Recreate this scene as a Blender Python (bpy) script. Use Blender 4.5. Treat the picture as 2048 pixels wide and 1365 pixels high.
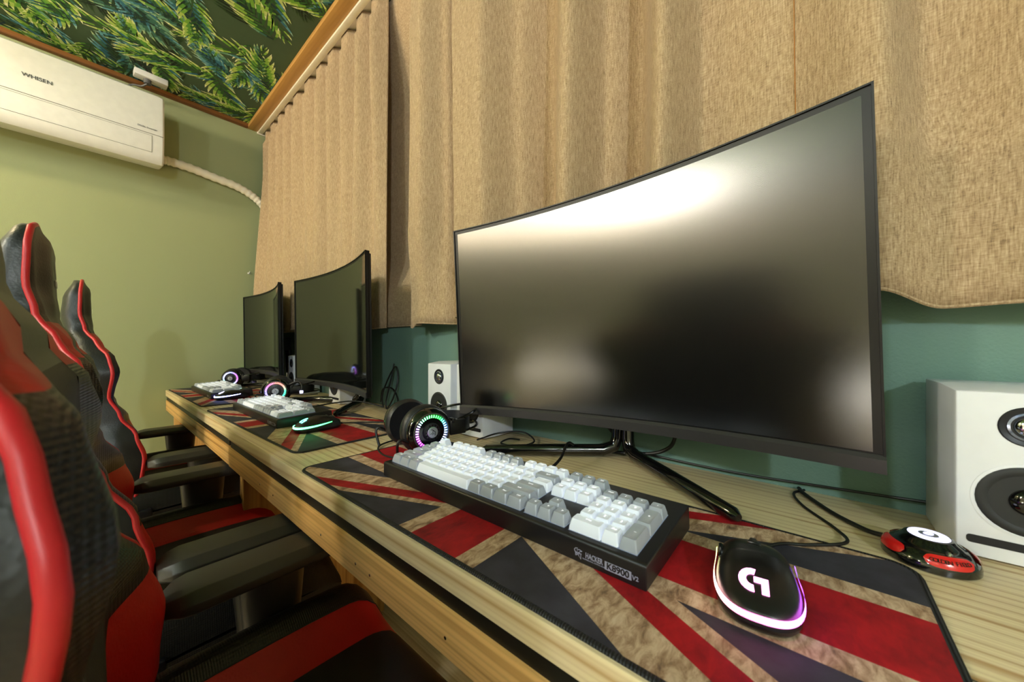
import bpy, bmesh, math, random
from mathutils import Matrix, Vector, noise
random.seed(7)
PI = math.pi
R_ = math.radians
scn = bpy.context.scene
for o in list(bpy.data.objects): bpy.data.objects.remove(o)
COL = scn.collection

# ------------------------------------------------------------------ camera, world, exposure
CAMZ = 0.98
YAW = math.atan2(839, 712)                      # view direction, from the far wall towards the window wall
cam_d = bpy.data.cameras.new('camera'); cam = bpy.data.objects.new('camera', cam_d); COL.objects.link(cam)
cam.location = (0, 0, CAMZ)
cam.rotation_euler = (PI/2, 0, PI/2 - YAW)
cam_d.sensor_width = 36; cam_d.lens = 712/2048*36
cam_d.shift_y = 9.5/2048
cam_d.clip_start = 0.01
cam_d.dof.use_dof = True; cam_d.dof.focus_distance = 0.8; cam_d.dof.aperture_fstop = 8
scn.camera = cam
w = bpy.data.worlds.new('world'); scn.world = w; w.use_nodes = True
w.node_tree.nodes['Background'].inputs[0].default_value = (.9, .95, 1, 1)
w.node_tree.nodes['Background'].inputs[1].default_value = 0.05
vs = scn.view_settings
vs.view_transform = 'Standard'; vs.look = 'None'; vs.gamma = 1; vs.exposure = 0.08; vs.use_curve_mapping = False

CEIL = 2.29; XF = -2.56; YW = 0.735; XR = 1.7; YB = -3.2; DZ = 0.75
# x, y, z, colour, watts, globe radius : invented lamps out of view, placed to match shadows and screen reflections
LIGHTS = [(-1.48, -1.95, CEIL-.13, (1.0, .93, .80), 84, .11),
          (-0.30, -1.85, CEIL-.12, (.82, .92, 1.0), 46, .08),
          (-2.0, -2.75, CEIL-.12, (1.0, .78, .48), 24, .05),
          (0.6, -2.8, CEIL-.12, (1.0, .84, .62), 12, .05),
          (-2.02, -0.86, CEIL-.15, (1.0, .78, .48), 25, .045),
          (XR-.13, -1.28, 1.78, (.82, .92, 1.0), 80, .05),
          (-2.36, -2.95, 0.45, (1.0, .90, .72), 20, .14),
          (-1.30, -2.95, 0.28, (1.0, .95, .84), 22, .14)]

# ------------------------------------------------------------------ material helpers
def lin(h):
    if isinstance(h, str):
        c = [int(h[i:i+2], 16)/255 for i in (0, 2, 4)]
        return tuple(v/12.92 if v <= .04045 else ((v+.055)/1.055)**2.4 for v in c) + (1,)
    return tuple(h) + ((1,) if len(h) == 3 else ())
class NT:
    """small wrapper to write node graphs as expressions"""
    def __init__(s, name):
        s.m = bpy.data.materials.new(name); s.m.use_nodes = True
        s.t = s.m.node_tree; s.n = s.t.nodes; s.b = s.n['Principled BSDF']
    def new(s, typ, **kw):
        n = s.n.new(typ)
        for k, v in kw.items(): setattr(n, k, v)
        return n
    def link(s, a, b): s.t.links.new(a, b)
    def setin(s, sock, v):
        if hasattr(v, 'is_output') or isinstance(v, bpy.types.NodeSocket): s.link(v, sock)
        else: sock.default_value = v
    def math(s, op, a, b=0.0, c=0.0):
        n = s.new('ShaderNodeMath', operation=op)
        s.setin(n.inputs[0], a); s.setin(n.inputs[1], b); s.setin(n.inputs[2], c)
        return n.outputs[0]
    def mix(s, f, a, b, blend='MIX'):
        n = s.new('ShaderNodeMix', data_type='RGBA', blend_type=blend)
        s.setin(n.inputs[0], f); s.setin(n.inputs[6], a); s.setin(n.inputs[7], b)
        return n.outputs[2]
    def coord(s, which='Object', scale=(1, 1, 1), loc=(0, 0, 0), rot=(0, 0, 0)):
        t = s.new('ShaderNodeTexCoord'); m = s.new('ShaderNodeMapping')
        s.link(t.outputs[which], m.inputs[0]); m.inputs['Scale'].default_value = scale
        m.inputs['Location'].default_value = loc; m.inputs['Rotation'].default_value = rot
        return m.outputs[0]
    def noise(s, vec, scale, detail=3, rough=.5, dist=0.0):
        n = s.new('ShaderNodeTexNoise'); s.link(vec, n.inputs['Vector'])
        n.inputs['Scale'].default_value = scale; n.inputs['Detail'].default_value = detail
        n.inputs['Roughness'].default_value = rough; n.inputs['Distortion'].default_value = dist
        return n.outputs[0]
    def ramp(s, f, stops, interp='LINEAR'):
        n = s.new('ShaderNodeValToRGB'); s.link(f, n.inputs[0]); r = n.color_ramp; r.interpolation = interp
        while len(r.elements) < len(stops): r.elements.new(.5)
        for e, (p, c) in zip(r.elements, stops): e.position = p; e.color = lin(c)
        return n.outputs[0]
    def bump(s, h, strength=.2, dist=.002):
        n = s.new('ShaderNodeBump'); n.inputs['Strength'].default_value = strength; n.inputs['Distance'].default_value = dist
        s.link(h, n.inputs['Height']); s.link(n.outputs[0], s.b.inputs['Normal'])
    def base(s, v): s.setin(s.b.inputs['Base Color'], lin(v) if isinstance(v, (str, tuple)) else v)
    def rough(s, v): s.setin(s.b.inputs['Roughness'], v)
    def spec(s, v): s.b.inputs['Specular IOR Level'].default_value = v
    def metal(s, v): s.b.inputs['Metallic'].default_value = v
    def emit(s, c, k): s.setin(s.b.inputs['Emission Color'], lin(c) if isinstance(c, (str, tuple)) else c); s.b.inputs['Emission Strength'].default_value = k
def plain(name, col, rough=.5, metal=0, spec=.5, emit=None, grain=0, gscale=400, coat=0):
    t = NT(name); t.rough(rough); t.metal(metal); t.spec(spec)
    v = t.coord()
    nz = t.noise(v, 35, 3)
    c = lin(col); d = tuple(x*.86 for x in c[:3]) + (1,)
    t.base(t.mix(nz, d, c))
    if grain: t.bump(t.noise(v, gscale, 2), grain, .0006)
    if emit: t.emit(*emit)
    if coat: t.b.inputs['Coat Weight'].default_value = coat; t.b.inputs['Coat Roughness'].default_value = .05
    return t.m

def wood(name, light, dark, along=(1, 0, 0), lines=42, stretch=.05, rough=.38, wave=2.2):
    """straight pine grain: wavering growth lines that come and go, plus fine fibres"""
    t = NT(name)
    ax = [i for i in range(3) if along[i]][0]
    sc = [1, 1, 1]; sc[ax] = stretch
    v = t.coord('Object', tuple(sc)); tc = t.new('ShaderNodeTexCoord'); sp = t.new('ShaderNodeSeparateXYZ'); t.link(tc.outputs['Object'], sp.inputs[0])
    o1, o2 = [k for k in range(3) if k != ax]
    c = t.math('ADD', sp.outputs[o1], t.math('MULTIPLY', sp.outputs[o2], .8))
    c = t.math('ADD', t.math('MULTIPLY', c, lines), t.math('MULTIPLY', t.noise(v, 5, 3, .55), wave*2))
    sn = t.math('ADD', t.math('MULTIPLY', t.math('SINE', t.math('MULTIPLY', c, 6.283)), .5), .5)
    ln = t.math('POWER', sn, 3.5)
    amp = t.math('MAXIMUM', t.math('SUBTRACT', t.math('MULTIPLY', t.noise(v, 16, 2, .6), 2.4), .75), 0.0)
    c2 = t.math('ADD', t.math('MULTIPLY', c, 3.3), t.math('MULTIPLY', t.noise(v, 14, 2), 2.0))
    sn2 = t.math('POWER', t.math('ADD', t.math('MULTIPLY', t.math('SINE', t.math('MULTIPLY', c2, 6.283)), .5), .5), 2.0)
    fine = t.noise(v, 260, 3, .6)
    f = t.math('MULTIPLY', ln, t.math('MINIMUM', amp, 1.0))
    f = t.math('ADD', f, t.math('MULTIPLY', sn2, .22))
    f = t.math('ADD', f, t.math('MULTIPLY', t.math('SUBTRACT', fine, .5), .35))
    f = t.math('ADD', f, t.math('MULTIPLY', t.math('SUBTRACT', t.noise(v, 9, 2), .5), .3))
    t.base(t.ramp(f, [(0.0, light), (1.0, dark)]))
    t.rough(rough); t.spec(.4)
    t.bump(fine, .05, .0005)
    return t.m

M = {}
M['pine'] = wood('pine_wood', 'ecd8ae', 'b0834a', lines=70, stretch=.04, wave=3.0)
M['pine_front'] = wood('pine_edge_wood', 'e6b672', '8f5a1c', lines=55, stretch=.04)  # the desk's pine with the warm light on its front put into the colour
M['floor'] = wood('floor_oak', 'e6cda4', 'b08a58', lines=24, stretch=.06, rough=.32)
M['trim'] = wood('trim_wood', 'c0904f', 'a57639', lines=30, rough=.5)
M['trim_dark'] = wood('trim_brown', '8a5a2c', '6a4120', along=(0, 1, 0), lines=40, rough=.5)
M['black_strip'] = plain('black_laminate', '17150f', .45, grain=.1)
def wall_mat(name, col, dark, bumps=.25):
    t = NT(name); v = t.coord()
    t.base(t.mix(t.noise(v, 3, 3), lin(dark), lin(col)))
    n = t.new('ShaderNodeTexVoronoi', feature='SMOOTH_F1'); t.link(v, n.inputs['Vector']); n.inputs['Scale'].default_value = 260
    t.bump(t.math('ADD', n.outputs['Distance'], t.noise(v, 420, 2)), bumps, .0012)
    t.rough(.62); t.spec(.3); return t.m
M['wall_green'] = wall_mat('green_wallpaper', '6c8a80', '648278')
M['wall_olive'] = wall_mat('sage_wallpaper', '9ca279', '969c72', .08)  # same green paper, tint of the warm light put into its colour
M['wall_room'] = wall_mat('room_wallpaper', 'c4c0a8', 'bab69e', .08)
M['ceil'] = plain('ceiling_ground', '40583f', .7)
M['white_plastic'] = plain('white_plastic', 'e9e7e3', .35)
M['ac_white'] = plain('ac_white', 'efece6', .4)
M['ac_line'] = plain('ac_gap', '6d675c', .6)
M['print_grey'] = plain('grey_print', '5d5d5d', .5)
M['rail_white'] = plain('rail_white', 'f0e7d3', .4)
M['wrap'] = plain('pipe_wrap', 'efe6d3', .55, grain=.5, gscale=60)
M['black_gloss'] = plain('black_gloss', '0b0b0c', .1, spec=.6, coat=.5)
M['black_satin'] = plain('black_satin', '131214', .35, grain=.08)
M['black_matte'] = plain('black_matte', '151417', .55, grain=.15)
M['bezel'] = plain('bezel_black', '0a0a0c', .4, spec=.3)
M['chin'] = plain('chin_grey', '2b292b', .42, grain=.15, gscale=900)
M['rubber'] = plain('cable_black', '0d0d0d', .45)
M['kb_case'] = plain('keyboard_case', '1b191b', .38, grain=.12, gscale=1200)
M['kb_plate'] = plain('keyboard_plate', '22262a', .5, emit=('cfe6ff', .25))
M['silver'] = plain('silver', 'b8bcc4', .3, metal=.6)
M['logo_lilac'] = plain('logo_lilac', 'a3a3bb', .5)
M['chrome'] = plain('chrome', 'd0d4dc', .12, metal=1)
M['cone'] = plain('cone_black', '1e1f22', .6, grain=.1)
M['dome_blue'] = plain('tweeter_dome', '8b97b8', .15, metal=.8)
M['speaker'] = plain('speaker_white', 'e6e8ef', .45)
M['speaker_side'] = plain('speaker_side', 'ddd9cf', .45)
M['arm_plastic'] = plain('arm_plastic', '2f2d2a', .42, grain=.25, gscale=1500)
M['cup_grey'] = plain('cup_grey', '5c5a55', .25, metal=.5)
M['steel_dark'] = plain('dark_steel', '23242a', .4, metal=.3)
M['red_gloss'] = plain('red_gloss', 'd8201f', .2, coat=.6)
M['led_white'] = plain('led_white', 'ffffff', .4, emit=('cfccff', 1.5))
M['led_green_w'] = plain('led_key', 'f0fff8', .4, emit=('d8fff0', 5))
M['led_off'] = plain('led_off', '3b4341', .4)
def leather(name, col, rough=.42, scale=260, b=.25):
    t = NT(name); v = t.coord()
    n = t.new('ShaderNodeTexVoronoi'); t.link(v, n.inputs['Vector']); n.inputs['Scale'].default_value = scale
    c = lin(col)
    t.base(t.mix(t.noise(v, 12, 3), tuple(x*.8 for x in c[:3])+(1,), c)); t.rough(rough); t.spec(.5)
    t.bump(n.outputs['Distance'], b, .0008); return t.m
M['pu_black'] = leather('pu_black', '1c1d20')
M['pu_red'] = leather('pu_red', 'c21513', .5)
M['pipe_red'] = plain('piping_red', 'c8202a', .42)
M['fabric_black'] = leather('seat_black', '161518', .6, 500, .15)
def carbon():
    t = NT('carbon_vinyl'); v = t.coord('Object', (1, 1, 1))
    n1 = t.new('ShaderNodeTexWave', bands_direction='Y'); t.link(v, n1.inputs['Vector']); n1.inputs['Scale'].default_value = 105
    n2 = t.new('ShaderNodeTexWave', bands_direction='Z'); t.link(v, n2.inputs['Vector']); n2.inputs['Scale'].default_value = 105
    n3 = t.new('ShaderNodeTexWave', bands_direction='X'); t.link(v, n3.inputs['Vector']); n3.inputs['Scale'].default_value = 75
    h = t.math('ADD', t.math('ADD', n1.outputs['Fac'], n2.outputs['Fac']), t.math('MULTIPLY', n3.outputs['Fac'], .5))
    t.base(t.mix(t.math('MULTIPLY', h, .4), lin('101011'), lin('211f1e'))); t.rough(.4); t.bump(h, .35, .0007); return t.m
M['carbon'] = carbon()
def curtain_mat():
    t = NT('curtain_tweed')
    v1 = t.coord('Object', (1, 1, .10)); v2 = t.coord('Object', (.14, 1, 1))
    a = t.noise(v1, 560, 2, .6); b = t.noise(v2, 560, 2, .6)
    f = t.math('ADD', t.math('MULTIPLY', a, .60), t.math('MULTIPLY', b, .40))
    t.base(t.ramp(f, [(.30, '7c674f'), (.45, 'a48a6a'), (.55, 'b49b7b'), (.72, 'cbb595')]))
    t.rough(.9); t.spec(.15); t.b.inputs['Sheen Weight'].default_value = .15
    t.bump(f, .25, .0010); return t.m
M['curtain'] = curtain_mat()
M['thread'] = plain('orange_thread', 'b0722c', .8)
def screen_mat(name, rough, col='0a0a0b', spec=.6):
    t = NT(name); v = t.coord()
    t.base(col); t.spec(spec)
    sm = t.noise(v, 9, 4, .6)
    t.rough(rough)
    return t.m
M['screen_matte'] = screen_mat('screen_matte', .20, spec=.8)
M['screen_gloss'] = screen_mat('screen_gloss', .07, '0c0f0c', .75)
M['screen_border'] = screen_mat('screen_border', .36, '070708', .28)

# printed flag on the desk mats (flat print, pattern from band distances)
def flag_mat():
    t = NT('mat_flag_print'); tc = t.new('ShaderNodeTexCoord'); sp = t.new('ShaderNodeSeparateXYZ'); t.link(tc.outputs['Object'], sp.inputs[0])
    dx = t.math('ADD', sp.outputs[0], .010); dy = t.math('ADD', sp.outputs[1], -.006)
    sg = t.math('SUBTRACT', 1.0, t.math('MULTIPLY', t.math('GREATER_THAN', dy, 0.0), 2.0))
    X = t.math('MULTIPLY', dx, sg); Y = t.math('MULTIPLY', dy, sg)
    e1 = t.math('SUBTRACT', Y, t.math('MULTIPLY', X, .40)); e2 = t.math('ADD', Y, t.math('MULTIPLY', X, .50))
    left = t.math('LESS_THAN', X, 0.0)
    def band(e, a, b): return t.math('MULTIPLY', t.math('GREATER_THAN', e, a), t.math('LESS_THAN', e, b))
    def sel(a, b): return t.math('ADD', t.math('MULTIPLY', a, left), t.math('MULTIPLY', b, t.math('SUBTRACT', 1.0, left)))
    wd = sel(band(e1, -.058, .016), band(e2, -.039, .0535))
    rd = sel(band(e1, -.045, -.021), band(e2, .0075, .037))
    ax = t.math('ABSOLUTE', dx); ay = t.math('ABSOLUTE', dy)
    wc = t.math('MAXIMUM', t.math('LESS_THAN', ax, .0675), t.math('LESS_THAN', ay, .066))
    rc = t.math('MAXIMUM', t.math('LESS_THAN', ax, .0405), t.math('LESS_THAN', ay, .042))
    v = t.coord('Object'); v2 = t.coord('Object', (1, .45, 1), rot=(0, 0, .5))
    g1 = t.noise(v2, 105, 5, .68, .5); g2 = t.noise(v, 16, 4, .6); g3 = t.noise(v, 900, 2)
    tan = t.ramp(g1, [(.27, '5f4a3c'), (.42, 'a08065'), (.58, 'cdb094'), (.8, 'e4d2ba')])
    red = t.ramp(t.math('ADD', t.math('MULTIPLY', g1, .4), t.math('MULTIPLY', g2, .6)), [(.28, '4a1016'), (.42, '8c161d'), (.6, 'b31d24')])
    blue = t.ramp(g2, [(.3, '2b2931'), (.7, '45434f')])
    c = t.mix(wd, blue, tan); c = t.mix(rd, c, red); c = t.mix(wc, c, tan); c = t.mix(rc, c, red)
    t.base(c); t.rough(.62); t.spec(.25); t.bump(g3, .12, .0004); return t.m
M['flag'] = flag_mat()
def stitch():
    t = NT('mat_stitching'); v = t.coord('Object')
    n = t.new('ShaderNodeTexWave', bands_direction='X'); t.link(v, n.inputs['Vector']); n.inputs['Scale'].default_value = 120
    n.inputs['Distortion'].default_value = 1
    t.base(t.mix(n.outputs['Fac'], lin('0a0a0a'), lin('24262a'))); t.rough(.6); t.bump(n.outputs['Fac'], .7, .0015); return t.m
M['stitch'] = stitch()
def keycap(name, col, emit):
    t = NT(name); v = t.coord('Generated')
    t.base(t.mix(t.noise(v, 2, 1), lin(col), tuple(x*.95 for x in lin(col)[:3])+(1,))); t.rough(.3); t.spec(.5)
    t.b.inputs['Subsurface Weight'].default_value = .0
    t.emit('eaf3ff', emit); return t.m
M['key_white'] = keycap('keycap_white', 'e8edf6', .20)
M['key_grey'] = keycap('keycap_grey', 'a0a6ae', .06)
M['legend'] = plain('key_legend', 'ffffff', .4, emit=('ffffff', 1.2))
def rgb_attr(name, strength):
    t = NT(name); a = t.new('ShaderNodeAttribute'); a.attribute_name = 'col'
    t.base('0a0a0a'); t.emit(a.outputs['Color'], strength); t.rough(.4); return t.m
M['rgb'] = rgb_attr('rgb_light', 7.0)
M['rgb_strong'] = rgb_attr('rgb_strip', 9.0)
def leaf_mat():
    t = NT('leaf_print'); a = t.new('ShaderNodeAttribute'); a.attribute_name = 'col'
    t.base(a.outputs['Color']); t.rough(.65); t.spec(.3); return t.m
M['leaf'] = leaf_mat()

# ------------------------------------------------------------------ mesh helpers
class MB:
    def __init__(s): s.v = []; s.f = []; s.c = []
    def add(s, vs_, fs, M4=None, col=None):
        o = len(s.v)
        for p in vs_: s.v.append(tuple(M4 @ Vector(p)) if M4 is not None else tuple(p))
        for f in fs: s.f.append(tuple(i+o for i in f)); s.c.append(col)
        return s
    def box(s, a, b, M4=None, col=None):
        x0, y0, z0 = a; x1, y1, z1 = b
        return s.add([(x0,y0,z0),(x1,y0,z0),(x1,y1,z0),(x0,y1,z0),(x0,y0,z1),(x1,y0,z1),(x1,y1,z1),(x0,y1,z1)],
                     [(0,3,2,1),(4,5,6,7),(0,1,5,4),(1,2,6,5),(2,3,7,6),(3,0,4,7)], M4, col)
    def loft(s, secs, caps=True, closed=True, ring=False, M4=None, col=None):
        n = len(secs[0]); vv = [p for q in secs for p in q]; ff = []
        m = len(secs)
        for i in range(m if ring else m-1):
            j2 = (i+1) % m
            for j in range(n if closed else n-1):
                k = (j+1) % n
                ff.append((i*n+j, i*n+k, j2*n+k, j2*n+j))
        if caps and closed and not ring:
            ff.append(tuple(range(n-1, -1, -1))); ff.append(tuple((m-1)*n+i for i in range(n)))
        return s.add(vv, ff, M4, col)
    def tube(s, pts, r, n=8, closed=False, M4=None, flat=None, col=None):
        pts = [Vector(p) for p in pts]; secs = []; m = len(pts)
        up = Vector((0, 0, 1)); prev = None
        for i, p in enumerate(pts):
            if closed: d = pts[(i+1) % m] - pts[i-1]
            else: d = pts[min(i+1, m-1)] - pts[max(i-1, 0)]
            d.normalize()
            if prev is None:
                a = up if abs(d.z) < .9 else Vector((0, 1, 0))
                x = d.cross(a).normalized()
            else:
                x = (prev - d*prev.dot(d)).normalized()
            prev = x; y = x.cross(d)
            rr = r[i] if isinstance(r, (list, tuple)) else r
            fl = flat or 1
            secs.append([p + x*math.cos(2*PI*k/n)*rr + y*math.sin(2*PI*k/n)*rr*fl for k in range(n)])
        return s.loft(secs, caps=not closed, ring=closed, M4=M4, col=col)
    def lathe(s, prof, n=24, M4=None, caps=True, col=None):
        secs = [[(r*math.cos(2*PI*k/n), r*math.sin(2*PI*k/n), z) for k in range(n)] for r, z in prof]
        return s.loft(secs, caps=caps, M4=M4, col=col)
    def prism(s, poly, z0, z1, M4=None, col=None):
        return s.loft([[(x, y, z0) for x, y in poly], [(x, y, z1) for x, y in poly]], M4=M4, col=col)
    def grid(s, fn, us, vs_, M4=None, col=None):
        nu, nv = len(us), len(vs_)
        return s.add([fn(u, v) for u in us for v in vs_],
                     [(i*nv+j, (i+1)*nv+j, (i+1)*nv+j+1, i*nv+j+1) for i in range(nu-1) for j in range(nv-1)], M4, col)
    def mesh(s, name, mat=None, bevel=0, seg=2, smooth=40, weld=False):
        me = bpy.data.meshes.new(name); me.from_pydata(s.v, [], s.f)
        if any(c is not None for c in s.c):
            at = me.color_attributes.new('col', 'FLOAT_COLOR', 'CORNER')
            for p, c in zip(me.polygons, s.c):
                for li in p.loop_indices: at.data[li].color = lin(c) if c is not None else (0, 0, 0, 1)
        bm = bmesh.new(); bm.from_mesh(me)
        if weld: bmesh.ops.remove_doubles(bm, verts=bm.verts, dist=1e-6)
        bmesh.ops.recalc_face_normals(bm, faces=bm.faces)
        if bevel:
            es = [e for e in bm.edges if len(e.link_faces) == 2 and e.calc_face_angle(0) > R_(35)]
            bmesh.ops.bevel(bm, geom=es, offset=bevel, segments=seg, profile=.5, affect='EDGES', clamp_overlap=True)
        bm.to_mesh(me); bm.free()
        if smooth:
            for p in me.polygons: p.use_smooth = True
            try: me.set_sharp_from_angle(angle=R_(smooth))
            except Exception: pass
        if mat is not None: me.materials.append(mat)
        return me
    def build(s, name, mat, parent=None, **kw):
        return link(name, s.mesh(name, M[mat] if isinstance(mat, str) else mat, **kw), parent)
def link(name, me, parent=None):
    o = bpy.data.objects.new(name, me); COL.objects.link(o)
    if parent is not None: o.parent = parent
    return o
def tag(o, label=None, cat=None, group=None, kind=None):
    if label: o['label'] = label
    if cat: o['category'] = cat
    if group: o['group'] = group
    if kind: o['kind'] = kind
    return o
def thing(name, label, cat, loc=(0, 0, 0), rz=0, group=None):
    o = bpy.data.objects.new(name, None); COL.objects.link(o); o.empty_display_size = .05
    o.location = loc; o.rotation_euler = (0, 0, rz)
    return tag(o, label, cat, group)
def copy_tree(o, parent=None):
    c = o.copy(); COL.objects.link(c); c.parent = parent
    for ch in o.children: copy_tree(ch, c)
    return c
def text_mesh(body, size, extrude=.0002, align='CENTER', shear=0, bold=0):
    cu = bpy.data.curves.new('txt', 'FONT'); cu.body = body; cu.size = size; cu.extrude = extrude; cu.align_x = align; cu.align_y = 'CENTER'
    cu.shear = shear; cu.offset = bold; cu.resolution_u = 3
    o = bpy.data.objects.new('txt', cu); COL.objects.link(o)
    dg = bpy.context.evaluated_depsgraph_get(); dg.update()
    me = bpy.data.meshes.new_from_object(o.evaluated_get(dg)); bpy.data.objects.remove(o); bpy.data.curves.remove(cu)
    return me
def text(name, body, size, mat, parent, M4, **kw):
    me = text_mesh(body, size, **kw); me.transform(M4); me.materials.clear(); me.materials.append(M[mat]); me.name = name
    return link(name, me, parent)
def T(x=0, y=0, z=0): return Matrix.Translation((x, y, z))
def RX(a): return Matrix.Rotation(a, 4, 'X')
def RY(a): return Matrix.Rotation(a, 4, 'Y')
def RZ(a): return Matrix.Rotation(a, 4, 'Z')
def lerp(a, b, t): return a+(b-a)*t
def interp(tab, x, smooth=True):
    if x <= tab[0][0]: return tab[0][1]
    for (a, ya), (b, yb) in zip(tab, tab[1:]):
        if x <= b:
            t = (x-a)/(b-a)
            if smooth: t = t*t*(3-2*t)
            return ya+(yb-ya)*t
    return tab[-1][1]
def rrect(w, h, r, n=5, cx=0, cy=0):
    out = []
    for sx, sy, a0 in ((1, 1, 0), (-1, 1, 90), (-1, -1, 180), (1, -1, 270)):
        for k in range(n+1):
            a = R_(a0 + 90*k/n)
            out.append((cx+sx*(w/2-r)+r*math.cos(a), cy+sy*(h/2-r)+r*math.sin(a)))
    return out
def catmull(pts, n=8):
    P = [Vector(p) for p in pts]; P = [P[0]*2-P[1]] + P + [P[-1]*2-P[-2]]; out = []
    for i in range(1, len(P)-2):
        for k in range(n):
            t = k/n; a, b, c, d = P[i-1], P[i], P[i+1], P[i+2]
            out.append(.5*((2*b)+(c-a)*t+(2*a-5*b+4*c-d)*t*t+(3*b-a-3*c+d)*t**3))
    out.append(P[-2]); return out

# ------------------------------------------------------------------ the room
def struct(name, mb, mat, **kw): return tag(mb.build(name, mat, **kw), kind='structure')
floor = struct('floor', MB().box((XF-.1, YB-.1, -.06), (XR+.1, YW+.2, -.012)), 'black_matte', smooth=0)
rows = 28; pw = (YW-YB)/rows; plank_meshes = {}
for i in range(rows):
    x = XF; k = 0
    off = (i*0.37) % 1.1
    while x < XR - .01:
        L = 1.1 if k else 1.1-off
        L = min(max(L, .2), XR-x)
        key = round(L, 3)
        if key not in plank_meshes:
            plank_meshes[key] = MB().box((0, 0, -.012), (L-.0015, pw-.0015, 0)).mesh('plank', M['floor'], bevel=.001, seg=1, smooth=0)
        o = link('plank', plank_meshes[key], floor); o.location = (x, YB+i*pw, 0)
        x += L; k += 1
struct('ceiling', MB().box((XF-.1, YB-.1, CEIL), (XR+.1, YW+.2, CEIL+.08)), 'ceil', smooth=0)
struct('wall_far', MB().box((XF-.1, YB-.1, 0), (XF, YW+.2, CEIL)), 'wall_olive', smooth=0)
struct('wall_window', MB().box((XF, YW, 0), (XR, YW+.18, 1.12)).box((XF, YW+.14, 1.12), (XR, YW+.18, CEIL)), 'wall_green', smooth=0)
struct('wall_right', MB().box((XR, YB-.1, 0), (XR+.1, YW+.2, CEIL)), 'wall_room', smooth=0)
struct('wall_back', MB().box((XF, YB-.1, 0), (XR, YB, CEIL)), 'wall_room', smooth=0)
struct('trim_1', MB().box((XF, YB, CEIL-.024), (XF+.022, .593, CEIL)), 'trim_dark', bevel=.002)
struct('trim_2', MB().box((XF, .593, CEIL-.022), (XR, .643, CEIL)), 'trim', bevel=.002)
# leaf print of the ceiling paper
def leaf_print():
    rnd = random.Random(3); mb = MB()
    GREEN = [('35642e', '75a83e', 'b0cc66', 'e4ecb4'), ('3f6e32', '8ab64a', 'c8d888', 'f2f4d2'), ('2c5c32', '5f9a3e', 'a2c462', 'd8e4a0')]
    BLUE = [('1a3c48', '34708a', '5f9cb0', 'a4ccc4'), ('1c3c34', '3a6c62', '6a9c84', 'b4cc9c')]
    DARK = [('131f14', '1c2f1c', '264024', '35522c')]
    def frond(x, y, a, L, curl, wid, fam, z):
        n = 15; px, py, aa = x, y, a; ds = L/n
        for k in range(n):
            t = k/(n-1); nx, ny = px+ds*math.cos(aa), py+ds*math.sin(aa)
            hw = .0014*(1-t*.8)
            s_, c_ = math.sin(aa), math.cos(aa)
            mb.add([(px-s_*hw, py+c_*hw, z), (px+s_*hw, py-c_*hw, z), (nx+s_*hw, ny-c_*hw, z), (nx-s_*hw, ny+c_*hw, z)], [(0, 1, 2, 3)], None, '2f4a2c')
            ll0 = wid*(math.sin(PI*min(1, .20+t*.74))**.7)
            for side in (1, -1):
                if rnd.random() < .05: continue
                ll = ll0*rnd.uniform(.85, 1.1)
                la = aa + side*R_(50-26*t) + rnd.uniform(-.06, .06)
                cols = rnd.choice(BLUE if (fam == 1 or (fam == 0 and side < 0 and rnd.random() < .4)) else (DARK if fam == 2 else GREEN))
                w2 = ll*.046+.0010; zz = z-.00004*rnd.random(); bx, by, la2 = px, py, la
                prof = [(.0, .35), (.28, .85), (.56, 1.0), (.82, .62), (1.0, .04)]; pts = []
                for (u0, wf), (u1, _) in zip(prof, prof[1:]+[(1.0, 0)]):
                    sx, sy = -math.sin(la2), math.cos(la2)
                    pts += [(bx+sx*w2*wf, by+sy*w2*wf, zz), (bx-sx*w2*wf, by-sy*w2*wf, zz)]
                    bx += math.cos(la2)*ll*(u1-u0); by += math.sin(la2)*ll*(u1-u0); la2 -= side*.13
                for q in range(4):
                    mb.add([pts[2*q], pts[2*q+1], pts[2*q+3], pts[2*q+2]], [(0, 1, 2, 3)], None, cols[q])
            px, py = nx, ny; aa += curl*ds
    zi = 0
    # the paper repeats along the room: rows of drooping fronds
    pts = []
    x = XF-.1
    gx = 0
    while x < XR+.1:
        y = YB+1.2
        while y < .75:
            pts.append((x+rnd.uniform(-.07, .07), y+rnd.uniform(-.06, .06))); y += .125
        x += .125; gx += 1
    rnd.shuffle(pts)
    for (x, y) in pts:
        if y < -1.5 and rnd.random() < .3: continue
        zi += 1; f = zi/len(pts)
        z = CEIL-.0005-.0009*f
        fam = 2 if f < .18 else (1 if f < .42 else 0)
        a = R_(rnd.choice([-75, -60, -45, 175, 160, -100])+rnd.uniform(-14, 14)); L = rnd.uniform(.28, .44)
        frond(x, y, a, L, rnd.choice([-1, 1])*rnd.uniform(1.0, 3.0), rnd.uniform(.10, .135), fam, z)
    # keep inside the room shell
    for i, (x, y, z) in enumerate(mb.v): mb.v[i] = (min(max(x, XF+.001), XR-.001), min(y, .593), z)
    return mb
lp = leaf_print().build('leaf_print', 'leaf', bpy.data.objects['ceiling'], smooth=0)
tag(lp, 'printed pattern of green and blue palm fronds', kind='stuff')

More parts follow.
